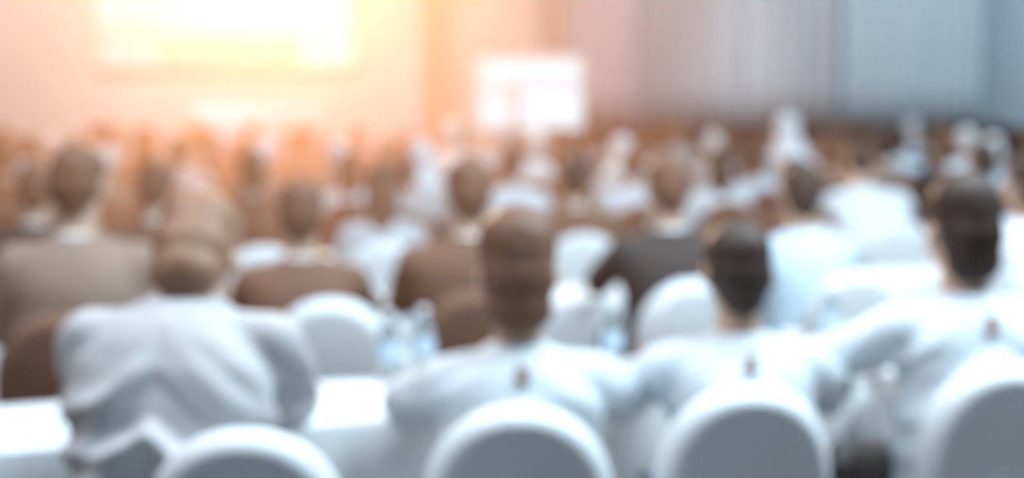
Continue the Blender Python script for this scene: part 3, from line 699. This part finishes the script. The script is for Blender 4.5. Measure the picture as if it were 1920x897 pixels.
def glass_obj():
    r = empty('drinking_glass')
    bm = bmesh.new(); lathe(bm, [(0.001, 0.0), (0.028, 0.0), (0.030, 0.005), (0.036, 0.12), (0.0345, 0.12), (0.028, 0.012), (0.001, 0.010)], n=24); link('glass_wall', to_mesh(bm, 'g', True), M['glass'], r)
    bm = bmesh.new(); lathe(bm, [(0.001, 0.0115), (0.0275, 0.013), (0.0322, 0.08), (0.001, 0.0802)], n=24); link('water', to_mesh(bm, 'w', True), M['glass'], r)
    return r
def notepad_obj():
    r = empty('notepad')
    bm = rbox((0, 0, 0.004), (0.15, 0.21, 0.007), 0.001, 1); link('pages', to_mesh(bm), M['paper'], r)
    bm = bmesh.new(); cap(bm, (0.03, -0.06, 0.012), (0.055, 0.065, 0.012), 0.004, 0.004, 8); pen = link('pen', to_mesh(bm, 'pen', True), M['black_plastic'], r)
    bm = bmesh.new(); box(bm, (0, 0.098, 0.0085), (0.15, 0.014, 0.002)); link('binding', to_mesh(bm), M['label'], r)
    return r
def papers_obj():
    bm = bmesh.new()
    for k in range(3):
        rot = Matrix.Rotation((k - 1) * 0.12, 3, 'Z'); box(bm, (0.01 * k, 0.012 * k, 0.001 + 0.002 * k), (0.21, 0.297, 0.0016), rot)
    return link('paper_sheets', to_mesh(bm), M['paper'])
KIT = {}
def put(kind, row, px, dv, label, rz=None, group=None):
    mk = {'bottle': bottle_obj, 'cup': cup_obj, 'glass': glass_obj, 'notepad': notepad_obj, 'papers': papers_obj}[kind]
    if kind not in KIT: KIT[kind] = o = mk()
    else: o = copy_tree(KIT[kind])
    o.location = table_pt(row, px, dv); o.rotation_euler = (0, 0, ROWA if rz is None else rz)
    cat = {'bottle': 'bottle', 'cup': 'cup', 'glass': 'glass', 'notepad': 'notepad', 'papers': 'papers'}[kind]
    tag(o, label, cat, group or {'bottle': 'water bottles', 'cup': 'coffee cups', 'glass': 'drinking glasses', 'notepad': 'notepads', 'papers': 'loose papers'}[kind]); return o
put('cup', 0, 757, 0.54, 'white coffee cup added as a glint at the far edge of the near table')  # white cup added where a bright glint is wanted
put('bottle', 0, 726, 0.49, 'water bottle on the near table just left of the coffee cup')
put('bottle', 0, 792, 0.53, 'water bottle on the near table just right of the coffee cup')
put('papers', 0, 640, 0.20, 'white sheets fanned on the near table between the leaning man and his neighbour')
put('notepad', 0, 60, 0.20, 'notepad with pen at the left end of the near table')
put('papers', 0, 1180, 0.30, 'white sheets on the near table between the two middle people')
put('glass', 0, 1145, 0.50, 'drinking glass on the near table right of the full brown hair')
put('bottle', 0, 1150, 0.42, 'water bottle standing close behind the near people in the middle')
put('papers', 0, 1610, 0.28, 'white sheets on the near table between cropped and tousled heads')
put('cup', 0, 1490, 0.45, 'white cup on the near table beside the cropped head')
put('bottle', 0, 1560, 0.50, 'water bottle on the near table, furthest to the right')
for i, px in enumerate((190, 430, 470, 655, 700, 1120, 1320, 1440, 1690)):
    kind = ('papers', 'notepad', 'papers', 'papers', 'cup', 'glass', 'papers', 'bottle', 'papers')[i]
    put(kind, 1, px, 0.22 + 0.05 * (i % 3), '%s on the second row of tables, %s item there from the left' % ({'papers': 'white sheets', 'notepad': 'notepad', 'cup': 'white cup', 'glass': 'drinking glass', 'bottle': 'water bottle'}[kind], ORD[i]))
for i, px in enumerate((150, 420, 560, 750, 1010, 1230, 1410, 1580, 1800)):
    kind = ('papers', 'bottle', 'papers', 'cup', 'papers', 'bottle', 'papers', 'papers', 'cup')[i]
    put(kind, 2, px, 0.2 + 0.06 * (i % 3), '%s on the third row of tables, %s item there from the left' % ({'papers': 'white sheets', 'cup': 'white cup', 'bottle': 'water bottle'}[kind], ORD[i]))

o = copy_tree(KIT['bottle']); o.location = pix_point(1222, 3.12) + Vector((0, 0, 0.48)); tag(o, 'white-capped water bottle added as a glint, on the seat edge left of the cropped-haired person', 'bottle', 'water bottles')  # bottle added so that its white cap stands in for a glint
bm = bmesh.new(); lathe(bm, [(0.001, 0), (0.018, 0), (0.020, 0.1), (0.019, 0.21), (0.014, 0.21), (0.001, 0.12)])
o = link('rolled_paper', to_mesh(bm, 'roll', True), M['paper'], None, pix_point(1590, 3.22) + Vector((0, 0, 0.61))); o.rotation_euler = (0.1, 0.25, 0)
tag(o, 'rolled white paper right of the cropped-haired person', 'paper roll')
# ------------------------------------------------------------------ head tables on the stage, white skirted
def head_table(pa, pb, label):
    v = SV + 0.75; a, b_ = hall_u(pa, v), hall_u(pb, v); L, D2 = b_ - a, 0.6
    r = empty('head_table', hall((a + b_) / 2, v, 0.80), YAW); tag(r, label, 'table', 'white draped head tables on the stage')
    bm = rbox((0, 0, 0.735), (L, D2, 0.03), 0.008); link('tabletop', to_mesh(bm), M['cloth'], r)
    bm = bmesh.new(); rings = []; n = 120
    for z, am in ((0.745, 0), (0.6, 0.006), (0.3, 0.012), (0.01, 0.016)):
        rg = []
        for i in range(n):
            t = 2 * PI * i / n; c, s = math.cos(t), math.sin(t); m_ = max(abs(c), abs(s)); e = am * math.sin(i * 1.3)
            rg.append(((c / m_) * (L / 2 + 0.01 + e), (s / m_) * (D2 / 2 + 0.01 + e), z))
        rings.append(rg)
    loft(bm, rings); link('table_skirt', to_mesh(bm, 'sk', True), M['cloth'], r)
    return r
head_table(368, 482, 'white draped head table on the stage, the left one')
head_table(494, 604, 'white draped head table on the stage, the right one')

# ------------------------------------------------------------------ added orange haze that imitates the warm glow
M['haze_a'], M['haze_b'] = None, None
def haze(name, uc, vc, zc, ru, rv, rzz, dens, label):
    bm = bmesh.new(); bmesh.ops.create_icosphere(bm, subdivisions=4, radius=1.0)
    bmesh.ops.transform(bm, matrix=Matrix.Diagonal((ru, rv, rzz, 1)), verts=bm.verts)
    o = link('glow_haze', to_mesh(bm, 'haze', True), None, None, hall(uc, vc, zc), YAW)
    m = bpy.data.materials.new(name); m.use_nodes = True; nt = m.node_tree; nt.nodes.clear()
    o_ = nt.nodes.new('ShaderNodeOutputMaterial'); vs_ = nt.nodes.new('ShaderNodeVolumeScatter')
    vs_.inputs['Density'].default_value = dens; vs_.inputs['Anisotropy'].default_value = 0.52; vs_.inputs['Color'].default_value = (1.0, 0.44, 0.24, 1)
    nt.links.new(vs_.outputs[0], o_.inputs['Volume']); o.data.materials.append(m)
    tag(o, label, 'haze', kind='stuff')
for nm, ru, rv, rz_, dn, lb in (('glow_outer', 4.2, 8.6, 3.3, 0.018, 'faint outer veil of added glow haze over the left of the hall'), ('glow_mid', 3.2, 8.2, 2.9, 0.027, 'wide body of added glow haze over the left of the hall'),
                                ('glow_core', 2.2, 6.6, 2.3, 0.026, 'dense core of added glow haze before the stage')):
    haze(nm, -0.9 + (4.3 - ru) * 0.15, 10.6 + (8.6 - rv) * 0.8, 2.3, ru, rv, rz_, dn, lb)
